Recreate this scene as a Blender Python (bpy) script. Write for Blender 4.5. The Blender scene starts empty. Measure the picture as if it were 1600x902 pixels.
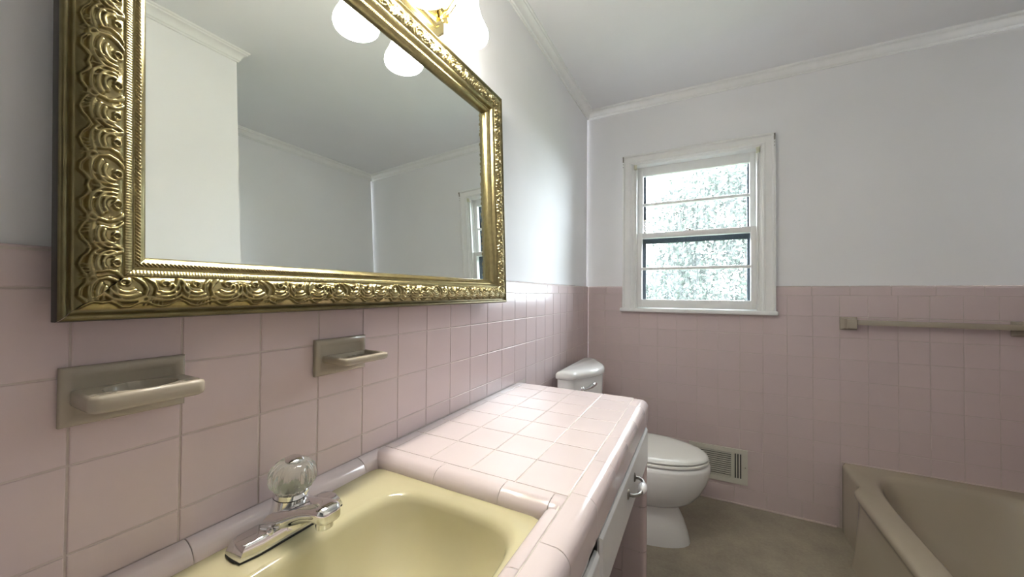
import bpy, bmesh, math, random
import numpy as np
from mathutils import Matrix, Vector

random.seed(7)
scene = bpy.context.scene
col = scene.collection

# ------------------------------------------------------------------ camera
F_PX, YAW, PITCH, ROLL = 569.9, -0.4815, 0.0140, 0.0074
fw = Vector((math.sin(YAW) * math.cos(PITCH), math.cos(YAW) * math.cos(PITCH), math.sin(PITCH)))
rt = Vector((math.cos(YAW), -math.sin(YAW), 0))
up = rt.cross(fw)
rt2 = math.cos(ROLL) * rt + math.sin(ROLL) * up
up2 = -math.sin(ROLL) * rt + math.cos(ROLL) * up
cd = bpy.data.cameras.new('camera')
cd.sensor_fit = 'HORIZONTAL'
cd.sensor_width = 36.0
cd.lens = 36.0 * F_PX / 1600.0
cd.clip_start = 0.02
cd.clip_end = 200
cam = bpy.data.objects.new('camera', cd)
col.objects.link(cam)
M = Matrix.Identity(4)
for i in range(3):
    M[i][0], M[i][1], M[i][2] = rt2[i], up2[i], -fw[i]
M[0][3], M[1][3], M[2][3] = 0.6914, -2.4498, 1.1864
cam.matrix_world = M
scene.camera = cam

# ------------------------------------------------------------------ view, world, window portal
SKY = 26.0          # overcast sky strength
SHADE_E = 25.5      # lit glass shade strength
BULB_E = 175.0      # bulb strength
scene.view_settings.view_transform = 'Standard'
scene.view_settings.look = 'None'
scene.view_settings.gamma = 1.0
scene.view_settings.use_curve_mapping = False
scene.view_settings.exposure = 0.55
w = bpy.data.worlds.new('overcast_sky')
scene.world = w
w.use_nodes = True
nt = w.node_tree
bg = nt.nodes['Background']
bg.inputs[0].default_value = (0.88, 0.91, 1.0, 1)
bg.inputs[1].default_value = SKY
pl = bpy.data.lights.new('window_portal', 'AREA')
pl.shape = 'RECTANGLE'
pl.size, pl.size_y = 0.70, 0.94
pl.cycles.is_portal = True
po = bpy.data.objects.new('window_portal', pl)
col.objects.link(po)
po.location = (0.64, 0.16, 1.567)
po.rotation_euler = (math.radians(-90), 0, 0)      # -Z of the light points to -Y, into the room


# ------------------------------------------------------------------ materials
def mat(name, c, rough=0.5, metal=0.0, spec=0.5, var=0.0, nscale=20.0, bump=0.0, bscale=60.0, coat=0.0, objvar=0.0):
    m = bpy.data.materials.new(name)
    m.use_nodes = True
    n, l = m.node_tree.nodes, m.node_tree.links
    b = n['Principled BSDF']
    b.inputs['Base Color'].default_value = (*c, 1)
    b.inputs['Roughness'].default_value = rough
    b.inputs['Metallic'].default_value = metal
    b.inputs['Specular IOR Level'].default_value = spec
    b.inputs['Coat Weight'].default_value = coat
    tc = n.new('ShaderNodeTexCoord')
    last = None
    if var:
        t = n.new('ShaderNodeTexNoise')
        t.inputs['Scale'].default_value = nscale
        t.inputs['Detail'].default_value = 4
        l.new(tc.outputs['Object'], t.inputs['Vector'])
        r = n.new('ShaderNodeMapRange')
        r.inputs[1].default_value, r.inputs[2].default_value = 0.3, 0.7
        r.inputs[3].default_value, r.inputs[4].default_value = 1 - var, 1 + var
        l.new(t.outputs[0], r.inputs[0])
        last = r.outputs[0]
    if objvar:
        oi = n.new('ShaderNodeObjectInfo')
        r2 = n.new('ShaderNodeMapRange')
        r2.inputs[3].default_value, r2.inputs[4].default_value = 1 - objvar, 1 + objvar
        l.new(oi.outputs['Random'], r2.inputs[0])
        if last is None:
            last = r2.outputs[0]
        else:
            mm = n.new('ShaderNodeMath'); mm.operation = 'MULTIPLY'
            l.new(last, mm.inputs[0]); l.new(r2.outputs[0], mm.inputs[1])
            last = mm.outputs[0]
    if last is not None:
        v = n.new('ShaderNodeVectorMath'); v.operation = 'SCALE'
        v.inputs[0].default_value = c
        l.new(last, v.inputs['Scale'])
        l.new(v.outputs[0], b.inputs['Base Color'])
    if bump:
        t2 = n.new('ShaderNodeTexNoise')
        t2.inputs['Scale'].default_value = bscale
        t2.inputs['Detail'].default_value = 2
        l.new(tc.outputs['Object'], t2.inputs['Vector'])
        bp = n.new('ShaderNodeBump')
        bp.inputs['Strength'].default_value = bump
        bp.inputs['Distance'].default_value = 0.002
        l.new(t2.outputs[0], bp.inputs['Height'])
        l.new(bp.outputs[0], b.inputs['Normal'])
    return m


PLASTER = mat('painted_plaster', (0.87, 0.87, 0.875), 0.55, spec=0.06, var=0.015, nscale=3, bump=0.10, bscale=18)
CEIL = mat('ceiling_paint', (0.89, 0.89, 0.90), 0.75, var=0.015, nscale=3)
TRIMW = mat('white_gloss_paint', (0.86, 0.86, 0.84), 0.28, var=0.02, nscale=25, bump=0.05, bscale=40)
GROUT = mat('grout', (0.55, 0.475, 0.435), 0.8, var=0.08, nscale=40)
GROUTC = mat('counter_grout', (0.58, 0.52, 0.46), 0.8, var=0.25, nscale=30)
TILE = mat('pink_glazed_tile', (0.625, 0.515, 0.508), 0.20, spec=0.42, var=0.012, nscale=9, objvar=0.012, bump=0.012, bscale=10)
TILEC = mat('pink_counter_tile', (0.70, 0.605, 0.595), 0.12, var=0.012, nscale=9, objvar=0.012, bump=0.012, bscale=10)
TAUPE = mat('taupe_glazed_ceramic', (0.40, 0.35, 0.275), 0.15, var=0.02, nscale=30)
IVORY = mat('ivory_enamel', (0.57, 0.52, 0.325), 0.12, var=0.015, nscale=8)
BONE = mat('bone_tub_enamel', (0.42, 0.365, 0.275), 0.16, var=0.02, nscale=4)
CHINA = mat('white_vitreous_china', (0.84, 0.84, 0.82), 0.10, var=0.01, nscale=5)
SEATP = mat('white_seat_plastic', (0.86, 0.86, 0.81), 0.16)
CHROME = mat('chrome', (0.78, 0.78, 0.78), 0.06, metal=1.0)
DULLMETAL = mat('worn_metal', (0.30, 0.28, 0.25), 0.35, metal=1.0, var=0.15, nscale=80)
BRASS = mat('polished_brass', (0.80, 0.66, 0.32), 0.16, metal=1.0, var=0.04, nscale=15)
GOLD = mat('antique_gold_leaf', (0.34, 0.285, 0.14), 0.30, metal=0.95, var=0.14, nscale=70, bump=0.08, bscale=300)
GOLDDARK = mat('tarnished_gold', (0.15, 0.125, 0.06), 0.32, metal=0.8, var=0.2, nscale=40)
FRAMEDARK = mat('dark_frame_edge', (0.010, 0.009, 0.006), 0.5, var=0.2, nscale=30)
MIRROR = mat('silvered_mirror', (0.84, 0.88, 0.84), 0.0, metal=1.0)
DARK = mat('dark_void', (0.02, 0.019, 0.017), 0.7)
STORM = mat('dark_storm_frame', (0.035, 0.045, 0.06), 0.45)
REGISTER = mat('register_paint', (0.60, 0.58, 0.50), 0.35, var=0.02, nscale=30)
CREAM = mat('cream_plastic', (0.66, 0.65, 0.50), 0.4)
CAULK = mat('caulk', (0.60, 0.50, 0.46), 0.6, var=0.06, nscale=20)
CABW = mat('white_cabinet_enamel', (0.76, 0.76, 0.74), 0.22, var=0.02, nscale=20, bump=0.04, bscale=30)
PORC = mat('white_porcelain_knob', (0.80, 0.79, 0.78), 0.08)
LEAF = mat('leaf_green', (0.040, 0.055, 0.040), 0.6, objvar=0.1, var=0.35, nscale=2.5)
BARK = mat('bark', (0.16, 0.12, 0.09), 0.9, var=0.2)
GRASS = mat('grass', (0.05, 0.075, 0.03), 0.9, var=0.2, nscale=1.5)
SIDING = mat('pale_siding', (0.055, 0.06, 0.085), 0.7, var=0.03, nscale=1)
SHINGLE = mat('grey_shingle', (0.22, 0.22, 0.24), 0.9, var=0.1, nscale=3)


def floor_material():
    m = bpy.data.materials.new('sheet_vinyl')
    m.use_nodes = True
    n, l = m.node_tree.nodes, m.node_tree.links
    b = n['Principled BSDF']
    b.inputs['Roughness'].default_value = 0.42
    tc = n.new('ShaderNodeTexCoord')
    a = n.new('ShaderNodeTexNoise'); a.inputs['Scale'].default_value = 5; a.inputs['Detail'].default_value = 8
    a.inputs['Roughness'].default_value = 0.7
    c = n.new('ShaderNodeTexNoise'); c.inputs['Scale'].default_value = 90; c.inputs['Detail'].default_value = 3
    l.new(tc.outputs['Object'], a.inputs['Vector']); l.new(tc.outputs['Object'], c.inputs['Vector'])
    mx = n.new('ShaderNodeMath'); mx.operation = 'MULTIPLY_ADD'
    mx.inputs[1].default_value = 0.35
    l.new(c.outputs[0], mx.inputs[0]); l.new(a.outputs[0], mx.inputs[2])
    r = n.new('ShaderNodeValToRGB')
    r.color_ramp.elements[0].position = 0.45; r.color_ramp.elements[0].color = (0.27, 0.235, 0.18, 1)
    r.color_ramp.elements[1].position = 0.85; r.color_ramp.elements[1].color = (0.40, 0.355, 0.27, 1)
    l.new(mx.outputs[0], r.inputs[0]); l.new(r.outputs[0], b.inputs['Base Color'])
    return m


VINYL = floor_material()


def emit_material(name, c, e):
    m = bpy.data.materials.new(name)
    m.use_nodes = True
    b = m.node_tree.nodes['Principled BSDF']
    b.inputs['Base Color'].default_value = (0.8, 0.8, 0.78, 1)
    b.inputs['Roughness'].default_value = 0.25
    b.inputs['Emission Color'].default_value = (*c, 1)
    b.inputs['Emission Strength'].default_value = e
    return m


SHADEG = emit_material('lit_frosted_glass', (1.0, 0.96, 0.89), SHADE_E)
BULB = emit_material('lit_bulb', (1.0, 0.96, 0.89), BULB_E)


def dirty_glass():
    m = bpy.data.materials.new('streaked_window_glass')
    m.use_nodes = True
    n, l = m.node_tree.nodes, m.node_tree.links
    n.remove(n['Principled BSDF'])
    out = n['Material Output']
    tc = n.new('ShaderNodeTexCoord')
    mp = n.new('ShaderNodeMapping')
    mp.inputs['Scale'].default_value = (75, 1, 5)
    l.new(tc.outputs['Object'], mp.inputs['Vector'])
    t = n.new('ShaderNodeTexNoise'); t.inputs['Scale'].default_value = 1.0; t.inputs['Detail'].default_value = 5
    l.new(mp.outputs[0], t.inputs['Vector'])
    r = n.new('ShaderNodeMapRange')
    r.inputs[1].default_value, r.inputs[2].default_value = 0.42, 0.80
    r.inputs[3].default_value, r.inputs[4].default_value = 0.012, 0.052
    l.new(t.outputs[0], r.inputs[0])
    tr = n.new('ShaderNodeBsdfTransparent'); tr.inputs[0].default_value = (0.95, 0.98, 0.98, 1)
    tl = n.new('ShaderNodeBsdfTranslucent'); tl.inputs[0].default_value = (0.8, 0.83, 0.85, 1)
    gl = n.new('ShaderNodeBsdfGlossy'); gl.inputs['Roughness'].default_value = 0.02
    m1 = n.new('ShaderNodeMixShader'); l.new(r.outputs[0], m1.inputs[0])
    l.new(tr.outputs[0], m1.inputs[1]); l.new(tl.outputs[0], m1.inputs[2])
    fr = n.new('ShaderNodeFresnel'); fr.inputs[0].default_value = 1.3
    m2 = n.new('ShaderNodeMixShader'); l.new(fr.outputs[0], m2.inputs[0])
    l.new(m1.outputs[0], m2.inputs[1]); l.new(gl.outputs[0], m2.inputs[2])
    l.new(m2.outputs[0], out.inputs[0])
    return m


GLASS = dirty_glass()
CLEAR = bpy.data.materials.new('clear_window_glass')
CLEAR.use_nodes = True
_n, _l = CLEAR.node_tree.nodes, CLEAR.node_tree.links
_n.remove(_n['Principled BSDF'])
_t = _n.new('ShaderNodeBsdfTransparent'); _t.inputs[0].default_value = (0.97, 0.985, 0.98, 1)
_g = _n.new('ShaderNodeBsdfGlossy'); _g.inputs['Roughness'].default_value = 0.01
_f = _n.new('ShaderNodeFresnel'); _f.inputs[0].default_value = 1.25
_m = _n.new('ShaderNodeMixShader')
_l.new(_f.outputs[0], _m.inputs[0]); _l.new(_t.outputs[0], _m.inputs[1]); _l.new(_g.outputs[0], _m.inputs[2])
_l.new(_m.outputs[0], _n['Material Output'].inputs[0])
ACRYL = bpy.data.materials.new('clear_acrylic')
ACRYL.use_nodes = True
_b = ACRYL.node_tree.nodes['Principled BSDF']
_b.inputs['Base Color'].default_value = (0.93, 0.94, 0.84, 1)
_b.inputs['Transmission Weight'].default_value = 0.9
_b.inputs['Roughness'].default_value = 0.10
_b.inputs['IOR'].default_value = 1.45


# ------------------------------------------------------------------ mesh helpers
class MB:
    def __init__(self):
        self.v, self.f, self.mi = [], [], []

    def add(self, verts, faces, mi=0):
        o = len(self.v)
        self.v += [tuple(p) for p in verts]
        self.f += [tuple(i + o for i in f) for f in faces]
        self.mi += [mi] * len(faces)
        return self

    def box(self, x0, x1, y0, y1, z0, z1, bev=0.0, seg=2, mi=0):
        if bev <= 0:
            v = [(x, y, z) for x in (x0, x1) for y in (y0, y1) for z in (z0, z1)]
            f = [(0, 1, 3, 2), (4, 6, 7, 5), (0, 4, 5, 1), (2, 3, 7, 6), (0, 2, 6, 4), (1, 5, 7, 3)]
            return self.add(v, f, mi)
        bm = bmesh.new()
        bmesh.ops.create_cube(bm, size=1.0)
        for q in bm.verts:
            q.co = Vector(((x0 + x1) / 2 + q.co.x * (x1 - x0), (y0 + y1) / 2 + q.co.y * (y1 - y0), (z0 + z1) / 2 + q.co.z * (z1 - z0)))
        bmesh.ops.bevel(bm, geom=bm.edges[:], offset=bev, segments=seg, profile=0.5, affect='EDGES')
        bm.verts.index_update()
        self.add([tuple(q.co) for q in bm.verts], [[q.index for q in f.verts] for f in bm.faces], mi)
        bm.free()
        return self

    def loft(self, rings, closed=True, cap0=True, cap1=True, mi=0):
        n = len(rings[0])
        v = [p for r in rings for p in r]
        f = []
        m = n if closed else n - 1
        for k in range(len(rings) - 1):
            for i in range(m):
                j = (i + 1) % n
                f.append((k * n + i, k * n + j, (k + 1) * n + j, (k + 1) * n + i))
        if cap0:
            f.append(tuple(range(n - 1, -1, -1)))
        if cap1:
            f.append(tuple(range((len(rings) - 1) * n, len(rings) * n)))
        return self.add(v, f, mi)

    def lathe(self, prof, axis_o, axis=(0, 0, 1), n=32, cap0=False, cap1=False, flute=None, mi=0):
        a = Vector(axis).normalized()
        t = Vector((1, 0, 0)) if abs(a.x) < 0.9 else Vector((0, 1, 0))
        u = (t - a * t.dot(a)).normalized()
        w_ = a.cross(u)
        rings = []
        for r, h in prof:
            ring = []
            for i in range(n):
                th = 2 * math.pi * i / n
                rr = r * (flute(th, h) if flute else 1)
                ring.append(tuple(Vector(axis_o) + a * h + u * (rr * math.cos(th)) + w_ * (rr * math.sin(th))))
            rings.append(ring)
        return self.loft(rings, True, cap0, cap1, mi)

    def tube(self, path, r, n=10, mi=0):
        pts = [Vector(p) for p in path]
        rings = []
        prev = None
        for i, p in enumerate(pts):
            d = (pts[min(i + 1, len(pts) - 1)] - pts[max(i - 1, 0)]).normalized()
            if prev is None:
                t = Vector((0, 0, 1)) if abs(d.z) < 0.9 else Vector((1, 0, 0))
                u = (t - d * t.dot(d)).normalized()
            else:
                u = (prev - d * prev.dot(d)).normalized()
            prev = u
            w_ = d.cross(u)
            rr = r[i] if isinstance(r, (list, tuple)) else r
            rings.append([tuple(p + u * (rr * math.cos(2 * math.pi * k / n)) + w_ * (rr * math.sin(2 * math.pi * k / n))) for k in range(n)])
        return self.loft(rings, True, True, True, mi)

    def build(self, name, mats, parent=None, smooth=False, angle=40):
        me = bpy.data.meshes.new(name)
        me.from_pydata(self.v, [], self.f)
        for m in (mats if isinstance(mats, (list, tuple)) else [mats]):
            me.materials.append(m)
        if len(set(self.mi)) > 1:
            me.polygons.foreach_set('material_index', self.mi)
        bm = bmesh.new(); bm.from_mesh(me)
        bmesh.ops.recalc_face_normals(bm, faces=bm.faces[:])
        bm.to_mesh(me); bm.free()
        if smooth:
            me.polygons.foreach_set('use_smooth', [True] * len(me.polygons))
            if angle < 180:
                me.set_sharp_from_angle(angle=math.radians(angle))
        me.update()
        o = bpy.data.objects.new(name, me)
        col.objects.link(o)
        if parent is not None:
            adopt(o, parent)
        return o


WORLDINV = {}


def adopt(o, parent):
    o.parent = parent
    if parent.name not in WORLDINV:
        m = parent.matrix_basis.copy()
        q = parent.parent
        if q is not None:
            m = q.matrix_basis @ parent.matrix_parent_inverse @ m
            if q.parent is not None:
                raise ValueError('too deep')
        WORLDINV[parent.name] = m.inverted()
    o.matrix_parent_inverse = WORLDINV[parent.name]


def tag(o, label=None, cat=None, group=None, kind=None):
    if label: o['label'] = label
    if cat: o['category'] = cat
    if group: o['group'] = group
    if kind: o['kind'] = kind
    return o


def thing(name, label, cat, loc, group=None, kind=None):
    o = bpy.data.objects.new(name, None)
    o.empty_display_size = 0.05
    o.location = loc
    col.objects.link(o)
    return tag(o, label, cat, group, kind)


def bxo(name, m, parent, *a, bev=0.0, seg=2):
    return MB().box(*a, bev=bev, seg=seg).build(name, m, parent, smooth=bev > 0)


def smooth01(t):
    t = max(0.0, min(1.0, t))
    return t * t * (3 - 2 * t)


# tile: unit plate with chamfered, pillowed edge, shared by every tile of its kind
def tile_mesh(name, w_, h_, th, ch, m):
    b = MB()
    rings = []
    for ix, z in ((0.0, -th), (0.0, -ch * 0.9), (ch * 0.35, -ch * 0.25), (ch, 0.0)):
        a, c = w_ / 2 - ix, h_ / 2 - ix
        rings.append([(-a, -c, z), (a, -c, z), (a, c, z), (-a, c, z)])
    b.loft(rings, True, False, True)
    me = bpy.data.meshes.new(name)
    me.from_pydata(b.v, [], b.f)
    me.materials.append(m)
    return me


P = 0.1095
G = 0.0022
ROW0 = 1.1892                                  # top of the field tiles, below the cap course
ORI = {'x': Matrix(((0, 0, 1), (1, 0, 0), (0, 1, 0))), 'y-': Matrix(((1, 0, 0), (0, 0, -1), (0, 1, 0))),
       'x-': Matrix(((0, 0, -1), (-1, 0, 0), (0, 1, 0))), 'y+': Matrix(((-1, 0, 0), (0, 0, 1), (0, 1, 0))), 'z': Matrix.Identity(3)}
TILE_ME = tile_mesh('tile', P - G, P - G, 0.006, 0.0014, TILE)
CTILE_ME = tile_mesh('counter_tile', P - G, P - G, 0.006, 0.0012, TILEC)


def put(me, parent, c, ori, sx=1.0, sy=1.0, name='tile', jit=0.0008):
    o = bpy.data.objects.new(name, me)
    col.objects.link(o)
    r = ORI[ori].to_4x4() @ Matrix.Rotation(random.uniform(-jit, jit), 4, 'X') @ Matrix.Rotation(random.uniform(-jit, jit), 4, 'Y')
    adopt(o, parent)
    o.matrix_basis = Matrix.Translation(c) @ r @ Matrix.Diagonal((sx, sy, 1, 1))
    return o


def cell(me, parent, ori, u0, u1, v0, v1, d, base=P, name='tile'):
    """one tile that fills the grid cell u0..u1 x v0..v1 on the plane d"""
    su, sv = (u1 - u0 - G) / (base - G), (v1 - v0 - G) / (base - G)
    u, v = (u0 + u1) / 2, (v0 + v1) / 2
    c = {'x': (d, u, v), 'x-': (d, u, v), 'y-': (u, d, v), 'y+': (u, d, v), 'z': (u, v, d)}[ori]
    return put(me, parent, c, ori, su, sv, name)


def cap_mesh(name, w_, h_, m):
    """bullnose cap: flat face, top edge rounded back to the wall"""
    b = MB()
    r = 0.012
    prof = [(-h_ / 2 + 0.0, -0.013), (-h_ / 2, -0.0015), (-h_ / 2 + 0.0015, 0.0)]
    prof.append((h_ / 2 - r - 0.0012, 0.0))
    for k in range(9):
        a = math.pi / 2 * k / 8
        prof.append((h_ / 2 - r + r * math.sin(a), -r + r * math.cos(a)))
    rings = [[(x, y, z - (0.0012 if abs(x) > w_ / 2 - 1e-4 else 0.0)) for y, z in prof] for x in (-w_ / 2, -w_ / 2 + 0.0012, w_ / 2 - 0.0012, w_ / 2)]
    b.loft(rings, False, False, False)
    me = bpy.data.meshes.new(name)
    me.from_pydata(b.v, [], b.f)
    bm = bmesh.new(); bm.from_mesh(me); bmesh.ops.recalc_face_normals(bm, faces=bm.faces[:])
    if sum((f.normal.z for f in bm.faces)) < 0:
        bmesh.ops.reverse_faces(bm, faces=bm.faces[:])
    bm.to_mesh(me); bm.free()
    me.materials.append(m)
    me.polygons.foreach_set('use_smooth', [True] * len(me.polygons))
    me.set_sharp_from_angle(angle=math.radians(28))
    return me


CAPW = 0.1545
CAP_ME = cap_mesh('cap_tile', CAPW - G, 1.2400 - ROW0 - 0.001, TILE)


def caps(parent, ori, u0, u1, d, phase):
    k = math.floor((u0 - phase) / CAPW)
    while phase + k * CAPW < u1 - 0.005:
        a, b = max(u0, phase + k * CAPW), min(u1, phase + (k + 1) * CAPW)
        if b - a > 0.012:
            z = (ROW0 + 1.2400) / 2
            c = {'x': (d, (a + b) / 2, z), 'x-': (d, (a + b) / 2, z), 'y-': ((a + b) / 2, d, z), 'y+': ((a + b) / 2, d, z)}[ori]
            put(CAP_ME, parent, c, ori, (b - a - G) / (CAPW - G), 1, 'cap_tile', 0.001)
        k += 1


# ------------------------------------------------------------------ room shell
H = 2.44
XR, YP, XP, YN = 2.050, -1.508, 1.281, -2.72     # alcove wall, partition corner, partition face, wall behind the camera
T = 0.12
fl = MB().box(-T, XR + T, YN - T, T, -0.10, 0.0).build('floor', VINYL)
tag(fl, 'mottled greige sheet vinyl floor beside the tub', 'floor', kind='structure')
ce = MB().box(-T, XR + T, YN - T, T, H, H + 0.1).build('ceiling', CEIL)
tag(ce, 'flat pale grey ceiling with thin crown moulding', 'ceiling', kind='structure')
PF = 0.014                                        # tile stands proud of the plaster by this much
wl = MB().box(-T, -PF, YN, 0.0, 0.0, H).box(-PF, -0.0012, YN, 0.0, 0.0, 1.236, mi=1).build('wall_left', [PLASTER, GROUT])
tag(wl, 'white plaster wall over pink tile wainscot behind the gilt mirror', 'wall', kind='structure')
WX0, WX1, WZ0, WZ1 = 0.292, 0.984, 1.100, 2.030   # window rough opening
wb = MB()
for a in ((-T, WX0, 0, H), (WX1, XR + T, 0, H), (WX0, WX1, 0, WZ0), (WX0, WX1, WZ1, H)):
    wb.box(a[0], a[1], PF, PF + T + 0.03, a[2], a[3])
for a in ((0, WX0, 0, 1.236), (WX1, XR, 0, 1.236), (WX0, WX1, 0, WZ0)):
    wb.box(a[0], a[1], 0.0012, PF, a[2], a[3], mi=1)
wb = wb.build('wall_back', [PLASTER, GROUT])
tag(wb, 'white plaster wall over pink tile wainscot around the window', 'wall', kind='structure')
wr = MB().box(XR + PF, XR + T, YP - T, 0.0, 0, H).box(XR + 0.0012, XR + PF, YP, 0.0, 0, 1.236, mi=1).build('wall_right', [PLASTER, GROUT])
tag(wr, 'white plaster wall over pink tile along the bathtub', 'wall', kind='structure')
wp = MB().box(XP, XR + T, YN, YP, 0, H).box(XP - PF + 0.0012, XP, YN, YP, 0, 1.236, mi=1).box(XP - PF + 0.0012, XR, YP, YP + PF - 0.0012, 0, 1.236, mi=1).build('wall_partition', [PLASTER, GROUT])
tag(wp, 'white wall projecting at the end of the bathtub, reflected in the gilt mirror', 'wall', kind='structure')
wn = MB().box(-T, 0.12, YN - T, YN, 0, H).box(1.26, XP, YN - T, YN, 0, H).box(0.12, 1.26, YN - T, YN, 2.03, H)  # unseen wide doorway and hall, added to cut bounce light on the left
wn.box(-0.6, -0.5, YN - T - 1.2, YN - T, 0, H).box(2.1, 2.2, YN - T - 1.2, YN - T, 0, H).box(-0.6, 2.2, YN - T - 1.3, YN - T - 1.2, 0, H)
wn.box(-0.6, 2.2, YN - T - 1.3, YN - T, H, H + 0.1).box(-0.6, 2.2, YN - T - 1.3, YN - T, -0.1, 0, mi=1).box(-0.6, -T, YN - T, YN - T + 0.02, 0, H).box(XP, 2.2, YN - T, YN - T + 0.02, 0, H)
wn = wn.build('wall_near', [PLASTER, BARK])
tag(wn, 'white wall with an added doorway and unlit hall, unseen behind the viewpoint', 'wall', kind='structure')

# field tiles, left wall: the counter and sink hide everything lower down between y -2.6 and -1.07
Y0 = -2.3021
for i in range(-3, 21):
    a = Y0 + i * P
    b = min(a + P, 0.0)
    for r in range(10):
        z1 = ROW0 - r * P
        z0 = z1 - P
        if a < -1.08 and z1 < 0.80:
            continue
        if a < -1.08 and z0 < 0.80:
            z0 = 0.813
        cell(TILE_ME, wl, 'x', a, b, z0, z1, 0.0)
caps(wl, 'x', Y0 - 3 * P, 0.0, 0.0, -1.0473)
k = -1.07
while k < -0.01:
    cell(TILE_ME, wl, 'x', k, min(k + CAPW, 0.0), 0.004, ROW0 - 10 * P, 0.0, name='base_tile'); k += CAPW
# back wall
ncol = int(XR / P) + 1
for i in range(ncol):
    a, b = i * P + 0.0035, min((i + 1) * P + 0.0035, XR)
    if i == 0: a = 0.002
    if b - a < 0.012: continue
    for r in range(10):
        z1 = ROW0 - r * P; z0 = z1 - P
        aa, bb = a, b
        if z1 > 1.10:                              # beside the window casing and the stool
            if a >= 0.215 and b <= 1.06:
                continue
            if a < 0.26 < b: bb = 0.250
            if a < 1.03 < b: aa = 1.030
        if aa >= 1.32 and z1 < 0.30:
            continue                               # behind the tub
        cell(TILE_ME, wb, 'y-', aa, bb, z0, z1, 0.0)
    if a < 1.32:
        pass
caps(wb, 'y-', 0.002, 0.250, 0.0, 1.2044)
caps(wb, 'y-', 1.030, XR, 0.0, 1.2044)
k = 0.8509 - 5 * CAPW
while k < 1.315:
    a, b = max(k, 0.002), min(k + CAPW, 1.320)
    if b - a > 0.012:
        cell(TILE_ME, wb, 'y-', a, b, 0.005, ROW0 - 10 * P, 0.0, name='base_tile')
    k += CAPW
# right wall over the tub
for i in range(14):
    a, b = max(-(i + 1) * P, YP + 0.004), -i * P - 0.0
    for r in range(9):
        z1 = ROW0 - r * P; z0 = z1 - P
        if z1 < 0.33 or b - a < 0.012: continue
        cell(TILE_ME, wr, 'x-', a, b, z0, z1, XR)
caps(wr, 'x-', YP, -0.001, XR, -0.05)

# partition: face towards the vanity and end wall of the tub alcove
for i in range(11):
    a, b = max(YP + PF - (i + 1) * P, YN + 0.004), YP + PF - i * P
    for r in range(11):
        z1 = ROW0 - r * P; z0 = max(z1 - P, 0.004)
        if z1 < 0.02: continue
        cell(TILE_ME, wp, 'x-', a, b, z0, z1, XP - PF)
caps(wp, 'x-', YN, YP + PF, XP - PF, -1.6)
for i in range(7):
    a, b = XP - PF + i * P, min(XP - PF + (i + 1) * P, XR)
    for r in range(8):
        z1 = ROW0 - r * P; z0 = max(z1 - P, 0.342)
        cell(TILE_ME, wp, 'y+', a, b, z0, z1, YP + PF)
caps(wp, 'y+', XP - PF, XR, YP + PF, 1.3)

# caulk beads and crown moulding
tag(MB().tube([(0.0, -0.003, 0.003), (1.30, -0.003, 0.003)], 0.0055, 8).build('trim_1', CAULK, smooth=True), 'pinkish caulk bead where tile meets vinyl floor', 'trim', kind='structure')
tag(MB().tube([(1.322, -0.003, 0.338), (XR, -0.003, 0.338)], 0.004, 8).build('trim_2', CAULK, smooth=True), 'pale caulk bead between tub rim and tile', 'trim', kind='structure')
CR = [(0.0, -0.052), (0.006, -0.052), (0.008, -0.046), (0.012, -0.043), (0.013, -0.036), (0.018, -0.026), (0.026, -0.018), (0.034, -0.015), (0.035, -0.009), (0.040, -0.006), (0.042, 0.0)]


def crown(name, pts, label):
    """mitred sweep; pts are (x, y, inward offset dir x, y)"""
    b = MB()
    rings = [[(x + d * nx, y + d * ny, H + z) for d, z in CR] for x, y, nx, ny in pts]
    b.loft(rings, False, False, False)
    return tag(b.build(name, TRIMW, smooth=True, angle=30), label, 'moulding', kind='structure')


crown('trim_3', [(-PF, YN, 1, 1), (-PF, PF, 1, -1)], 'thin white crown moulding above the gilt mirror wall')
crown('trim_4', [(-PF, PF, 1, -1), (XR + PF, PF, -1, -1)], 'thin white crown moulding above the window wall')
crown('trim_5', [(XR + PF, PF, -1, -1), (XR + PF, YP, -1, 1)], 'thin white crown moulding above the bathtub')
crown('trim_6', [(XR + PF, YP, -1, 1), (XP, YP, -1, 1)], 'thin white crown moulding on the end wall of the tub')
crown('trim_7', [(XP, YP, -1, 1), (XP, YN, -1, 1)], 'thin white crown moulding on the projecting wall in the mirror')

# ------------------------------------------------------------------ window
win = thing('window_1', 'white double-hung window with horizontal muntins and streaked glass', 'window', (0.64, 0, 1.10), kind='structure')
CX0, CX1, CZ1 = 0.229, 1.047, 2.086


def casing(name, path, vertical):
    # profile across the casing from the outer edge: back band, flat, inner bead
    prof = [(0.0, 0.0), (0.0, -0.026), (0.004, -0.029), (0.010, -0.029), (0.013, -0.024), (0.016, -0.020), (0.045, -0.017), (0.050, -0.020), (0.056, -0.020), (0.060, -0.015), (0.0665, -0.013), (0.0665, 0.0)]
    rings = [[(x + dx * p, 0.007 + d if d < 0 else PF, z + dz * p) for p, d in prof] for x, y0, z, dx, dz in path]
    return MB().loft(rings, True, True, True).build(name, TRIMW, win, smooth=True, angle=25)


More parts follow.
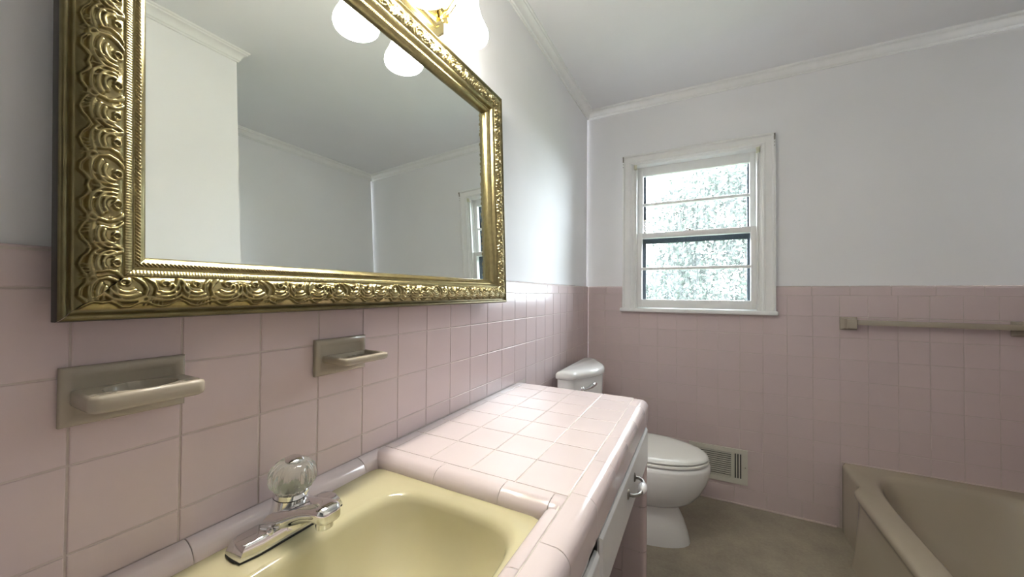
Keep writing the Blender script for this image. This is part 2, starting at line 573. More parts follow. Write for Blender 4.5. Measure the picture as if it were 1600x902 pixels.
casing('side_casing', [(CX0, 0, 1.10, 1, 0), (CX0, 0, CZ1, 1, -0.95)], True)
casing('side_casing', [(CX1, 0, 1.10, -1, 0), (CX1, 0, CZ1, -1, -0.95)], True)
casing('head_casing', [(CX0, 0, CZ1, 1, -0.95), (CX1, 0, CZ1, -1, -0.95)], False)
bxo('stool', TRIMW, win, 0.215, 1.055, -0.034, 0.13, 1.077, 1.1005, bev=0.006, seg=3)
bxo('jamb', TRIMW, win, WX0 - 0.002, WX0 + 0.012, 0.0, 0.15, 1.1, WZ1)
bxo('jamb', TRIMW, win, WX1 - 0.012, WX1 + 0.002, 0.0, 0.15, 1.1, WZ1)
bxo('head_jamb', TRIMW, win, WX0, WX1, 0.0, 0.15, WZ1 - 0.010, WZ1 + 0.004)
for s in (0, 1):
    x = WX0 + 0.012 if s == 0 else WX1 - 0.012
    d = 1 if s == 0 else -1
    bxo('stop_bead', TRIMW, win, min(x, x + d * 0.011), max(x, x + d * 0.011), 0.004, 0.020, 1.1, WZ1 - 0.01, bev=0.003)
    bxo('parting_bead', TRIMW, win, min(x, x + d * 0.009), max(x, x + d * 0.009), 0.052, 0.060, 1.1, WZ1 - 0.01)


def sash(name, z0, z1, yc, lower):
    x0, x1 = WX0 + 0.013, WX1 - 0.013
    g0, g1 = 0.345, 0.9345
    hh = 0.015
    root = bpy.data.objects.new(name, None)
    root.empty_display_size = 0.05
    col.objects.link(root)
    adopt(root, win)
    bt, tp = (0.052, 0.034) if lower else (0.034, 0.058)
    bxo('stile', TRIMW, root, x0, g0, yc - hh, yc + hh, z0, z1, bev=0.003)
    bxo('stile', TRIMW, root, g1, x1, yc - hh, yc + hh, z0, z1, bev=0.003)
    bxo('bottom_rail', TRIMW, root, g0 - 0.001, g1 + 0.001, yc - hh, yc + hh, z0, z0 + bt, bev=0.003)
    bxo('top_rail', TRIMW, root, g0 - 0.001, g1 + 0.001, yc - hh, yc + hh, z1 - tp, z1, bev=0.003)
    zm = (z0 + bt + z1 - tp) / 2
    bxo('muntin', TRIMW, root, g0 - 0.001, g1 + 0.001, yc - hh + 0.002, yc + hh - 0.002, zm - 0.0085, zm + 0.0085, bev=0.003)
    for a, b in ((z0 + bt, zm - 0.0085), (zm + 0.0085, z1 - tp)):
        bxo('pane', CLEAR, root, g0 - 0.002, g1 + 0.002, yc + 0.003, yc + 0.006, a - 0.002, b + 0.002)
    return root


sash('upper_sash', 1.552, 2.022, 0.080, False)
sash('lower_sash', 1.104, 1.582, 0.036, True)
b = MB().box(0.597, 0.645, 0.026, 0.046, 1.582, 1.5855, bev=0.001).lathe([(0.008, 0), (0.008, 0.008), (0.004, 0.011)], (0.622, 0.036, 1.585), n=14, cap1=True)
b.tube([(0.622, 0.036, 1.592), (0.606, 0.028, 1.594), (0.598, 0.026, 1.593)], [0.005, 0.004, 0.005], 8)
b.build('sash_lock', DULLMETAL, win, smooth=True)
# dark frame of the storm window outside
b = MB()
for q in ((WX0, 0.357, 1.1, WZ1), (0.926, WX1, 1.1, WZ1), (0.357, 0.926, 1.524, 1.590), (0.357, 0.926, 1.1, 1.125), (0.357, 0.926, 2.008, WZ1)):
    MB().box(q[0], q[1], 0.118, 0.134, q[2], q[3]).build('storm_rail', STORM, win)
for q in ((1.124, 1.525), (1.589, 2.009)):
    MB().box(0.356, 0.927, 0.126, 0.128, q[0], q[1]).build('storm_pane', GLASS, win)
for x in (0.300, 0.976):
    s = 1 if x < 0.5 else -1
    b = MB().box(min(x, x + s * 0.004), max(x, x + s * 0.004), -0.016, 0.014, 1.992, 2.020, bev=0.001)
    b.box(min(x, x + s * 0.018), max(x, x + s * 0.018), -0.016, -0.012, 1.996, 2.018, bev=0.001)
    b.box(min(x, x + s * 0.018), max(x, x + s * 0.018), -0.016, 0.010, 1.992, 1.996, bev=0.001)
    b.build('shade_bracket', CREAM, win, smooth=True)
for x in (0.2345, 1.0415):
    b = MB().box(x - 0.004, x + 0.004, -0.0265, -0.0225, 2.043, 2.078, bev=0.001).box(x - 0.003, x + 0.003, -0.034, -0.024, 2.062, 2.076, bev=0.001)
    for z in (2.030, 2.012):
        b.lathe([(0.0025, 0), (0.0025, 0.002)], (x, -0.0225, z), axis=(0, -1, 0), n=10, cap1=True)
    b.build('curtain_bracket', DULLMETAL, win, smooth=True)

# ------------------------------------------------------------------ outdoors
gr = MB().box(-40, 40, 0.6, 60, -1.3, -1.2).build('lawn', GRASS)
tag(gr, 'grass lawn outside the window', 'lawn', kind='structure')


def tree(name, label, base, h, crown_c, crown_r, n, seed):
    rs = np.random.RandomState(seed)
    t = thing(name, label, 'tree', base, 'trees outside the window')
    x, y, z = base
    MB().tube([(x, y, z), (x + 0.1, y, z + h * 0.3), (x, y + 0.1, z + h * 0.8)], [0.22, 0.16, 0.06], 10).build('trunk', BARK, t, smooth=True)
    d = rs.normal(size=(n, 3)); d /= np.linalg.norm(d, axis=1)[:, None]
    lump = 1 + 0.22 * np.sin(d[:, 0] * 5 + seed) * np.cos(d[:, 2] * 6 + d[:, 1] * 4)
    c = np.array(crown_c) + d * np.array(crown_r) * (rs.uniform(0.35, 1.0, (n, 1)) ** 0.45) * lump[:, None]
    u = rs.normal(size=(n, 3)); u /= np.linalg.norm(u, axis=1)[:, None]
    v_ = np.cross(u, rs.normal(size=(n, 3))); v_ /= np.linalg.norm(v_, axis=1)[:, None]
    s = rs.uniform(0.035, 0.085, (n, 1))
    q = np.stack([c - u * s, c + v_ * s * 0.5, c + u * s, c - v_ * s * 0.5], 1).reshape(-1, 3)
    me = bpy.data.meshes.new('foliage')
    me.from_pydata(q.tolist(), [], np.arange(4 * n).reshape(-1, 4).tolist())
    me.materials.append(LEAF)
    o = bpy.data.objects.new('foliage', me); col.objects.link(o); adopt(o, t)
    o['kind'] = 'stuff'


tree('broadleaf_tree', 'leafy green tree filling the right of the window view', (1.7, 8.5, -1.2), 5.0, (1.75, 8.5, 2.3), (2.3, 1.8, 2.6), 36000, 3)
tree('broadleaf_shrub', 'rounded green shrub farther off at the lower left of the window view', (-2.0, 15.0, -1.2), 1.6, (-2.0, 15.0, 0.6), (1.3, 1.1, 1.5), 9000, 8)
hs = thing('neighbour_house', 'pale lavender-grey house seen faintly through the lower panes', 'house', (-3.6, 26, -1.2))
MB().box(-12, -0.6, 24, 30, -1.2, 2.6).build('house_wall', SIDING, hs)
MB().add([(-12.4, 23.6, 2.6), (-0.2, 23.6, 2.6), (-0.2, 30.4, 2.6), (-12.4, 30.4, 2.6), (-12.4, 27, 4.6), (-0.2, 27, 4.6)], [(0, 1, 5, 4), (2, 3, 4, 5), (0, 4, 3), (1, 2, 5), (0, 3, 2, 1)]).build('house_roof', SHINGLE, hs)


# ------------------------------------------------------------------ gilt mirror
MIR_O = Vector((0.0275, -2.3257, 1.1493))      # outer lower-left corner in the plane of the glass
TL, YW, RL = 0.0341, 0.0036, 0.0040
n_ = Vector((math.cos(TL) * math.cos(YW), math.sin(YW), math.sin(TL))).normalized()
es = Vector((0, 1, 0)); es = (es - n_ * es.dot(n_)).normalized()
et = n_.cross(es)
es, et = (math.cos(RL) * es + math.sin(RL) * et), (-math.sin(RL) * es + math.cos(RL) * et)
MW, MH, FW = 1.0497, 0.7551, 0.0814
mir = thing('gilt_wall_mirror', 'large rectangular mirror in a carved antique gold frame above the sink', 'mirror', (MIR_O.x, MIR_O.y + MW / 2, MIR_O.z))


def strokes():
    """ridges of one half motif, millimetres: a along the frame from the motif axis, d across from the outer rim"""
    S = []

    def arc(cx, cy, r, t0, t1, w0, w1, h=1.0, k=10, grow=0.0):
        pts = []
        for i in range(k + 1):
            f = i / k
            t = math.radians(t0 + (t1 - t0) * f)
            rr = r * (1 + grow * f)
            pts.append((cx + rr * math.cos(t), cy + rr * math.sin(t), w0 + (w1 - w0) * f, h))
        S.append(pts)

    def line(pts, w_, h=1.0):
        S.append([(x, y, w_ * (1.0 - 0.45 * i / max(1, len(pts) - 1)), h) for i, (x, y) in enumerate(pts)])
    for a in (0.0, 4.6, 9.0):                                     # banded clasp
        line([(a, 32), (a * 1.05, 25), (a * 1.25, 18), (a * 1.6, 12)], 2.0, 0.95)
    arc(17, 35, 4.2, -60, 250, 1.9, 1.5, 1.0, 14)                 # volute eyes
    for r, h in ((8.5, 0.95), (13.5, 1.0), (19, 0.95)):           # nested acanthus curls
        arc(18, 31, r, 165, 315, 1.6, 3.3, h, 14, 0.14)
    arc(33, 13, 4.5, -150, 150, 2.8, 1.4, 1.0, 12, -0.35)
    line([(27, 42), (33, 35), (36, 26), (34, 17), (29, 9)], 3.0, 1.0)
    line([(36, 42), (42, 35), (44, 27), (42, 18)], 2.2, 0.85)
    arc(52, 34, 3.8, -60, 250, 1.7, 1.4, 1.0, 12)
    for r, h in ((8, 0.95), (13, 1.0), (18, 0.8)):
        arc(52, 30, r, 20, -125, 1.5, 3.0, h, 14, 0.12)
    line([(66, 41), (63, 33), (60, 25), (61, 14)], 2.6, 1.0)
    for i in range(5):                                           # small flutes fanning to the rim
        a = 36 + i * 3.2
        line([(a * 0.6 + 17, 15), (a, 9), (a + (i - 2) * 0.8, 4.0)], 1.2, 0.75)
    line([(0, 8.5), (6, 10), (11, 7.0), (16, 2.5), (23, 3), (30, 8), (36, 9), (43, 4.5), (50, 2.0), (57, 4.5), (62, 9), (67.5, 11)], 2.0, 0.9)
    return S


HALF = 67.0
CELL = 73.5


def ornament_table():
    na, nd = 270, 150
    A, D = np.meshgrid(np.linspace(0, HALF, na), np.linspace(0, 44, nd), indexing='ij')
    Hh = np.zeros_like(A)
    for st in strokes():
        best = np.zeros_like(A)
        for (x0, y0, w0, h0), (x1, y1, w1, h1) in zip(st[:-1], st[1:]):
            dx, dy = x1 - x0, y1 - y0
            L2 = dx * dx + dy * dy + 1e-9
            t = np.clip(((A - x0) * dx + (D - y0) * dy) / L2, 0, 1)
            dist = np.hypot(A - x0 - t * dx, D - y0 - t * dy)
            wd = w0 + (w1 - w0) * t
            best = np.maximum(best, h0 * np.sqrt(np.clip(1 - (dist / wd) ** 2, 0, 1)))
        Hh = np.maximum(Hh, best)
    # broad swell of the leaves under the ridges
    sw = 0.35 * (0.5 + 0.5 * np.cos(2 * np.pi * (A - 16) / 34)) * np.clip((D - 4) / 8, 0, 1) * np.clip((43 - D) / 5, 0, 1)
    return np.maximum(Hh, 0) * 0.75 + sw


ORN = ornament_table()


def frame_height(s, p, phase):
    """s along the member (m), p across from the outer edge (m): numpy arrays"""
    pm = p * 1000 * 88 / 81.4
    base = np.interp(pm, [0, 0.01, 1.5, 4, 7, 9.5, 12, 14, 18, 26, 34, 44, 54, 57, 57.6, 58.6, 59.2, 63, 67, 69, 71, 72.5, 73.3, 76, 79, 80, 81, 86, 87.9, 88],
                     [13, 28, 33, 35, 34, 30, 28, 28, 30, 33.5, 35, 34.5, 31.5, 30, 28, 28, 29.5, 28.5, 26.0, 22.5, 18, 17, 18, 19.5, 17.5, 15.5, 15, 10, 5, -1])
    cells = s * 1000
    cells = cells + phase
    a = np.abs(((cells + CELL) % (2 * CELL)) - CELL) * HALF / CELL
    d = pm - 15.0
    ia = np.clip(a / HALF * (ORN.shape[0] - 1), 0, ORN.shape[0] - 1.001)
    idd = np.clip(d / 44 * (ORN.shape[1] - 1), 0, ORN.shape[1] - 1.001)
    i0, j0 = ia.astype(int), idd.astype(int)
    fa, fd = ia - i0, idd - j0
    o = (ORN[i0, j0] * (1 - fa) * (1 - fd) + ORN[i0 + 1, j0] * fa * (1 - fd) + ORN[i0, j0 + 1] * (1 - fa) * fd + ORN[i0 + 1, j0 + 1] * fa * fd)
    o = o * ((d > 0.3) & (d < 42.5))
    base = base + o * 6.8
    rib = ((pm > 59.3) & (pm < 68.5)) * 1.0 * (np.sin(2 * np.pi * (cells - 0.0 * pm) / 3.4) * 0.5 + 0.5) * np.clip((pm - 59.3) / 1.2, 0, 1) * np.clip((68.5 - pm) / 2, 0, 1)
    rope = ((pm > 73.2) & (pm < 79.2)) * 1.7 * (np.sin(2 * np.pi * (cells + 0.7 * pm) / 4.6) - 0.6) * np.sin(np.pi * np.clip((pm - 73.2) / 6.0, 0, 1))
    return (base + rib + rope) / 1000


def frame_member(side):
    L = MW if side in ('bottom', 'top') else MH
    ps = np.unique(np.concatenate([np.array([0, 0.01, 0.8, 1.6, 2.8, 4, 5.5, 7, 8.3, 9.5, 11, 12.5, 14]), np.arange(15, 58, 0.85), np.array([58, 58.6, 59.2, 60]), np.arange(60.7, 69, 0.9), np.array([69, 70, 71, 72.5, 73]), np.arange(73.6, 79.4, 0.65), np.array([80, 81, 83.5, 86, 87.9, 88])])) / 1000 * 81.4 / 88
    ns = int(L / 0.0009)
    f = np.linspace(0, 1, ns + 1)
    Pp, Ff = np.meshgrid(ps, f, indexing='ij')
    gap = 0.0003
    S_ = (Pp + gap) + Ff * (L - 2 * Pp - 2 * gap)              # mitred ends
    Hh = frame_height(S_, Pp, -181.0 if side in ('bottom', 'top') else -306.0)
    if side == 'bottom': a, c = S_, Pp
    elif side == 'top': a, c = S_, MH - Pp
    elif side == 'left': a, c = Pp, S_
    else: a, c = MW - Pp, S_
    e1, e2, e3, o = (np.array(q) for q in (es, et, n_, MIR_O))
    V = o + a[..., None] * e1 + c[..., None] * e2 + Hh[..., None] * e3
    m, k = Pp.shape
    idx = np.arange(m * k).reshape(m, k)
    q = np.stack([idx[:-1, :-1], idx[1:, :-1], idx[1:, 1:], idx[:-1, 1:]], -1).reshape(-1, 4)
    if side in ('bottom', 'right'):
        q = q[:, ::-1]
    me = bpy.data.meshes.new('frame_member')
    me.vertices.add(m * k)
    me.vertices.foreach_set('co', V.reshape(-1))
    nf = len(q)
    me.loops.add(nf * 4); me.loops.foreach_set('vertex_index', q.reshape(-1).astype(np.int32))
    me.polygons.add(nf); me.polygons.foreach_set('loop_start', np.arange(0, nf * 4, 4, dtype=np.int32))
    me.polygons.foreach_set('use_smooth', np.ones(nf, dtype=bool))
    me.materials.append(GOLD); me.materials.append(FRAMEDARK); me.materials.append(GOLDDARK)
    mi = np.repeat(np.where(ps[:-1] < 0.0006, 1, np.where(ps[:-1] < 0.0125, 2, 0)).astype(np.int32), k - 1)
    me.polygons.foreach_set('material_index', mi)
    me.update(); me.validate()
    ob = bpy.data.objects.new('frame_member', me); col.objects.link(ob); adopt(ob, mir)
    return ob


for sd in ('bottom', 'top', 'left', 'right'):
    frame_member(sd)


def mpt(a, c, h):
    return tuple(MIR_O + es * a + et * c + n_ * h)


i_ = FW - 0.003
MB().add([mpt(i_, i_, 0.0), mpt(MW - i_, i_, 0.0), mpt(MW - i_, MH - i_, 0.0), mpt(i_, MH - i_, 0.0)], [(0, 1, 2, 3)]).build('mirror_glass', MIRROR, mir)
e_ = 0.010
MB().loft([[mpt(e_, e_, h), mpt(MW - e_, e_, h), mpt(MW - e_, MH - e_, h), mpt(e_, MH - e_, h)] for h in (-0.010, -0.001)] + [[mpt(e_, e_, 0.026), mpt(MW - e_, e_, 0.026), mpt(MW - e_, MH - e_, 0.026), mpt(e_, MH - e_, 0.026)]], cap1=False).build('backing_board', FRAMEDARK, mir)

# ------------------------------------------------------------------ vanity light
LY = -1.7985
lamp = thing('vanity_light', 'brass three-light wall fixture with lit bell glass shades above the mirror', 'wall lamp', (0.0, LY, 1.93))


def chamf(y0, y1, z0, z1, c, x):
    return [(x, y0 + c, z0), (x, y1 - c, z0), (x, y1, z0 + c), (x, y1, z1 - c), (x, y1 - c, z1), (x, y0 + c, z1), (x, y0, z1 - c), (x, y0, z0 + c)]


b = MB()
b.loft([chamf(LY - .200 + d, LY + .200 - d, 1.922 + d, 2.052 - d, 0.03, x) for d, x in ((0, -PF), (0, 0.012), (0.004, 0.016))], cap0=False)
b.build('backplate', BRASS, lamp)
MB().loft([chamf(LY - .178 + d, LY + .178 - d, 1.944 + d, 2.030 - d, 0.022, x) for d, x in ((0, 0.016), (0.006, 0.026), (0.010, 0.027))], cap0=False).build('raised_panel', BRASS, lamp)
for k in (-1, 0, 1):
    y = LY + k * 0.174
    sx = 0.116
    MB().tube([(0.026, y, 1.985), (0.05, y, 1.990), (0.078, y, 2.015), (0.10, y, 2.036), (sx, y, 2.040), (sx, y, 2.025)], 0.007, 10).build('arm', BRASS, lamp, smooth=True)
    MB().lathe([(0.006, 0.0), (0.020, 0.006), (0.022, 0.012)], (0.024, y, 1.985), axis=(1, 0, 0), n=20).build('arm_rosette', BRASS, lamp, smooth=True)
    MB().lathe([(0.010, 2.040), (0.026, 2.030), (0.031, 2.020), (0.031, 2.006), (0.028, 2.004)], (sx, y, 0), n=28, cap0=True).build('shade_holder', BRASS, lamp, smooth=True)
    prof = [(0.028, 2.010), (0.029, 1.995), (0.031, 1.975), (0.036, 1.955), (0.043, 1.937), (0.051, 1.921), (0.0565, 1.908), (0.0575, 1.899), (0.0555, 1.892), (0.0530, 1.890), (0.0525, 1.893), (0.0535, 1.899), (0.0530, 1.907), (0.0475, 1.921), (0.039, 1.938), (0.032, 1.956), (0.027, 1.976), (0.025, 1.995)]
    sh = MB().lathe(prof, (sx, y, 0), n=40).build('bell_shade', SHADEG, lamp, smooth=True, angle=180)
    MB().lathe([(0.013, 2.000), (0.014, 1.980), (0.019, 1.962), (0.024, 1.945), (0.0245, 1.934), (0.021, 1.922), (0.013, 1.913), (0.004, 1.910)], (sx, y, 0), n=24, cap1=True).build('bulb', BULB, sh, smooth=True)

# ------------------------------------------------------------------ countertop
CT = 0.812
CE = -1.067                                        # far end of the counter
CN = -2.58                                         # near end
SX0, SX1, SY0, SY1 = 0.030, 0.441, -2.302, -1.8435  # sink cut-out (visible rim)
L1, L2, L3, L4, L5 = 0.4716, 0.3607, 0.2510, 0.1413, 0.0312
top = MB()
top.box(0.0, 0.494, SY1 + 0.030, CE - 0.007, 0.763, CT - 0.0012)
top.box(0.0, SX0 - 0.012, SY0 - 0.03, SY1 + 0.030, 0.763, CT - 0.012)
top.box(SX1 + 0.024, 0.494, SY0 - 0.03, SY1 + 0.030, 0.763, CT - 0.0012)
top.box(0.0, 0.494, CN, SY0 - 0.030, 0.763, CT - 0.0012)
top = top.build('tiled_countertop', GROUTC)
tag(top, 'pink tiled vanity countertop with rounded front edge beside the sink', 'countertop')
xs = [0.0015, L5, L4, L3, L2, L1]
ys = [-1.7975 + k * P for k in range(8)]
for i in range(5):
    for k in range(7):
        a, b_ = ys[k], min(ys[k + 1], CE)
        if b_ - a < 0.012: continue
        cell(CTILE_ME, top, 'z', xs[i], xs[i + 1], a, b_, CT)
for i in range(5):                                  # nearer than the sink
    for k in range(2):
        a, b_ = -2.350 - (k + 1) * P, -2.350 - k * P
        cell(CTILE_ME, top, 'z', xs[i], xs[i + 1], a, b_, CT)


def edge_profile(flat0, x_out, r, zb, ztop=CT, n=9):
    """section of a rounded trim tile as (offset, z): flat top, quarter round, down to zb"""
    s = 1 if x_out > flat0 else -1
    pr = [(flat0, ztop - 0.006), (flat0, ztop - 0.0008), (flat0 + s * 0.0008, ztop)]
    pr.append((x_out - s * r - s * 0.0012, ztop))
    for k in range(n + 1):
        a = math.pi / 2 * k / n
        pr.append((x_out - s * r + s * r * math.sin(a), ztop - r + r * math.cos(a)))
    pr.append((x_out, ztop - r - 0.0012))
    pr.append((x_out, zb))
    return pr


def trim_piece(name, prof, axis, a, b_, parent, mtl=TILEC):
    e = 0.0007
    rings = []
    for t, ins in ((a + 0.0004, 0.0007), (a + 0.0004 + e, 0), (b_ - 0.0004 - e, 0), (b_ - 0.0004, 0.0007)):
        ring = []
        for o, z in prof:
            zz = z - ins if z > prof[-1][1] + 1e-6 else z
            ring.append((o, t, zz) if axis == 'y' else (t, o, zz))
        rings.append(ring)
    return MB().loft(rings, False, False, False).build(name, mtl, parent, smooth=True, angle=28)


vp = edge_profile(L1 + 0.001, 0.522, 0.024, 0.742)
k = -1.0067
j = -1.9367
cuts = sorted([CE] + [j + q * 0.155 for q in range(-5, 6) if CN < j + q * 0.155 < CE - 0.02] + [CN])
for a, b_ in zip(cuts[:-1], cuts[1:]):
    if b_ < CE - 1e-6:
        trim_piece('edge_tile', vp, 'y', a, b_, top)
        continue
    rings = []
    for t, ins in [(a + G / 2, 0.0008), (a + G / 2 + 0.0007, 0.0)] + [(CE - 0.014 + 0.014 * math.sin(q * math.pi / 12), 0.014 - 0.014 * math.cos(q * math.pi / 12)) for q in range(7)]:
        sc = ins
        rings.append([(max(L1 + 0.001, o - sc * (1 if o > 0.49 else 0)), t, max(0.745, z - sc) if z > 0.75 else z) for o, z in vp])
    MB().loft(rings, False, False, False).build('edge_tile', TILEC, top, smooth=True, angle=45)
for i in range(5):
    cell(CTILE_ME, top, 'y+', xs[i], xs[i + 1], 0.762, CT - 0.007, CE - 0.001)
# rounded far end of the edge course
# quarter-round around the sink
wp_ = [(0.0005, CT - 0.006), (0.0005, CT + 0.001)] + [(0.0 + 0.030 * math.sin(math.pi / 2 * q / 8), CT - 0.027 + 0.028 * math.cos(math.pi / 2 * q / 8)) for q in range(9)] + [(0.030, 0.780)]
jy = -2.1851
cuts = sorted([SY1 + 0.028] + [jy + q * CAPW for q in range(-3, 4) if SY0 - 0.02 < jy + q * CAPW < SY1 - 0.01] + [SY0 - 0.03])
for a, b_ in zip(cuts[:-1], cuts[1:]):
    trim_piece('sink_trim_tile', wp_, 'y', a, b_, top)
fp = edge_profile(-1.7985, SY1, 0.024, 0.780)
for a, b_ in ((0.003, 0.190), (0.190, 0.346), (0.346, 0.4460)):
    trim_piece('sink_trim_tile', fp, 'x', a, b_, top)
npf = edge_profile(-2.349, SY0, 0.024, 0.780)
for a, b_ in ((0.003, 0.190), (0.190, 0.346), (0.346, 0.4460)):
    trim_piece('sink_trim_tile', npf, 'x', a, b_, top)
rp = edge_profile(L1 - 0.001, SX1, 0.022, 0.780)
for a, b_ in ((-2.302, -2.156), (-2.156, -2.0015), (-2.0015, -1.847)):
    trim_piece('sink_trim_tile', rp, 'y', a, b_, top)
# small corner tile between the far trim and the front trim: curved inner corner
rings = []
for q in range(9):
    a = math.pi / 2 * q / 8
    # from the far-trim section (facing -y) to the front-trim section (facing -x)
    ring = []
    for d, z in [(0.0, CT - 0.006), (0.0, CT - 0.0006), (0.0006, CT), (0.022, CT), (0.034, CT - 0.004), (0.041, CT - 0.012), (0.045, CT - 0.022), (0.045, 0.780)]:
        t = d / 0.045
        x = (0.4470 * (1 - q / 8) + 0.4706 * (q / 8))
        yb = -1.7985 - (0.0485 * t)
        ring.append((x - 0.0 * t, yb if q < 8 else yb, z if q < 5 or d < 0.02 else z + (CT - z) * (q - 4) / 4))
    rings.append(ring)
MB().loft(rings, False, False, False).build('corner_tile', TILEC, top, smooth=True, angle=60)

# ------------------------------------------------------------------ sink
sk = thing('bathroom_sink', 'ivory enamel basin set in the pink tiled counter', 'sink', ((SX0 + SX1) / 2, (SY0 + SY1) / 2, 0.64))
NS = 120


def sring(cx, cy, a, b_, n, z, dz=None):
    out = []
    for i in range(NS):
        t = 2 * math.pi * i / NS
        c, s = math.cos(t), math.sin(t)
        r = (abs(c / a) ** n + abs(s / b_) ** n) ** (-1 / n)
        out.append((cx + r * c, cy + r * s, z))
    return out


ocx, ocy = (SX0 + SX1) / 2, (SY0 + SY1) / 2
bcx, bcy = 0.2785, -2.066
rg = [sring(ocx, ocy, 0.2065, 0.230, 30, 0.778), sring(ocx, ocy, 0.2065, 0.230, 30, 0.7845), sring(ocx, ocy, 0.2045, 0.2275, 26, 0.7862),
      sring((ocx + bcx) / 2, (ocy + bcy) / 2, 0.180, 0.208, 8, 0.7858)]
for da, n, z in ((0.010, 5.4, 0.7862), (0.005, 5.2, 0.7857), (0.0, 5.0, 0.7832), (-0.004, 4.9, 0.7785), (-0.007, 4.8, 0.770), (-0.011, 4.6, 0.748), (-0.026, 4.0, 0.715), (-0.042, 3.6, 0.690), (-0.062, 3.2, 0.674), (-0.085, 2.8, 0.665), (-0.11, 2.4, 0.661), (-0.127, 2.0, 0.659)):
    rg.append(sring(bcx + (0 if da > -0.03 else -0.0), bcy, 0.149 + da, 0.184 + da * 1.05, n, z))
MB().loft(rg, True, False, True).build('basin', IVORY, sk, smooth=True, angle=180)
MB().lathe([(0.026, 0.660), (0.024, 0.663), (0.018, 0.663), (0.014, 0.657), (0.002, 0.656)], (bcx, bcy, 0), n=28).build('drain', CHROME, sk, smooth=True)

# ------------------------------------------------------------------ faucet
FY, FX, FZ = -2.070, 0.072, 0.7865
fa = thing('single_knob_faucet', 'chrome faucet with clear fluted acrylic knob on the sink deck', 'faucet', (FX, FY, FZ))


def rrect(cx, cy, a, b_, n, z, k=40):
    out = []
    for i in range(k):
        t = 2 * math.pi * (i + 0.5) / k
        c, s = math.cos(t), math.sin(t)
        r = (abs(c / a) ** n + abs(s / b_) ** n) ** (-1 / n)
        out.append((cx + r * c, cy + r * s, z))
    return out


MB().loft([rrect(FX, FY, 0.0265, 0.088, 7, FZ), rrect(FX, FY, 0.0265, 0.088, 7, FZ + 0.003)], cap0=False).build('gasket', DARK, fa)
MB().loft([rrect(FX, FY, 0.0255 - d, 0.087 - d * 1.2, nn, FZ + z) for d, nn, z in ((0, 9, 0.003), (0.0, 9, 0.006), (0.0035, 9, 0.018), (0.0048, 8, 0.0215), (0.007, 7, 0.0230), (0.012, 6, 0.0238))], cap0=False).build('base_plate', CHROME, fa, smooth=True, angle=35)
kb = Vector((FX - 0.004, FY, FZ + 0.016)); ka = Vector((0.13, 0.0, 1)).normalized()
MB().lathe([(0.034, 0.0), (0.031, 0.008), (0.0275, 0.02), (0.0262, 0.036), (0.0265, 0.043)], kb, axis=ka, n=36, cap1=True).build('body', CHROME, fa, smooth=True)
MB().lathe([(0.0255, 0.0435), (0.0255, 0.0450)], kb, axis=ka, n=36).build('seal_ring', DARK, fa, smooth=True)
MB().lathe([(0.0268, 0.0450), (0.0268, 0.0525), (0.0240, 0.0545)], kb, axis=ka, n=36, cap0=True, cap1=True).build('collar', CHROME, fa, smooth=True, angle=35)


def flute(th, h):
    return 1 + 0.055 * math.cos(14 * th + (h - 0.05) * 26) * min(1, max(0, (h - 0.050) / 0.012)) * min(1, max(0, (0.0985 - h) / 0.008))


kn = MB().lathe([(0.019, 0.0545), (0.027, 0.056), (0.0325, 0.063), (0.0350, 0.072), (0.0345, 0.081), (0.031, 0.090), (0.024, 0.0975), (0.015, 0.1010), (0.0105, 0.1012)], kb, axis=ka, n=112, cap0=True, cap1=True, flute=flute).build('knob', ACRYL, fa, smooth=True, angle=180)
MB().lathe([(0.0135, 0.1005), (0.0140, 0.1035), (0.0110, 0.1060), (0.004, 0.1068)], kb, axis=ka, n=28, cap0=True, cap1=True).build('knob_cap', CHROME, kn, smooth=True)
rings = []
for x, zc, hw, hh in ((FX - 0.004, 0.812, 0.046, 0.014), (FX + 0.014, 0.817, 0.036, 0.0155), (FX + 0.032, 0.823, 0.0285, 0.0155), (FX + 0.056, 0.832, 0.0225, 0.0135), (FX + 0.076, 0.838, 0.0205, 0.0125), (FX + 0.090, 0.840, 0.0205, 0.0130), (FX + 0.102, 0.8395, 0.019, 0.0125), (FX + 0.1085, 0.838, 0.0140, 0.0095), (FX + 0.110, 0.8375, 0.006, 0.005)):
    ring = []
    for i in range(28):
        t = 2 * math.pi * (i + 0.5) / 28
        c, s = math.cos(t), math.sin(t)
        r = (abs(c / hw) ** 3.6 + abs(s / hh) ** 3.6) ** (-1 / 3.6)
        ring.append((x, FY + r * c, zc + r * s))
    rings.append(ring)
MB().loft(rings).build('spout', CHROME, fa, smooth=True, angle=60)
MB().lathe([(0.0130, 0.830), (0.0130, 0.8165), (0.0120, 0.8155), (0.0095, 0.8165), (0.0095, 0.821)], (FX + 0.089, FY, 0), n=24, cap1=True).build('aerator', CHROME, fa, smooth=True, angle=35)
MB().lathe([(0.0062, 0.0), (0.0060, 0.004), (0.0045, 0.0075), (0.0015, 0.009)], (FX + 0.016, FY - 0.042, FZ + 0.019), n=20, cap1=True).build('lift_knob', CHROME, fa, smooth=True)

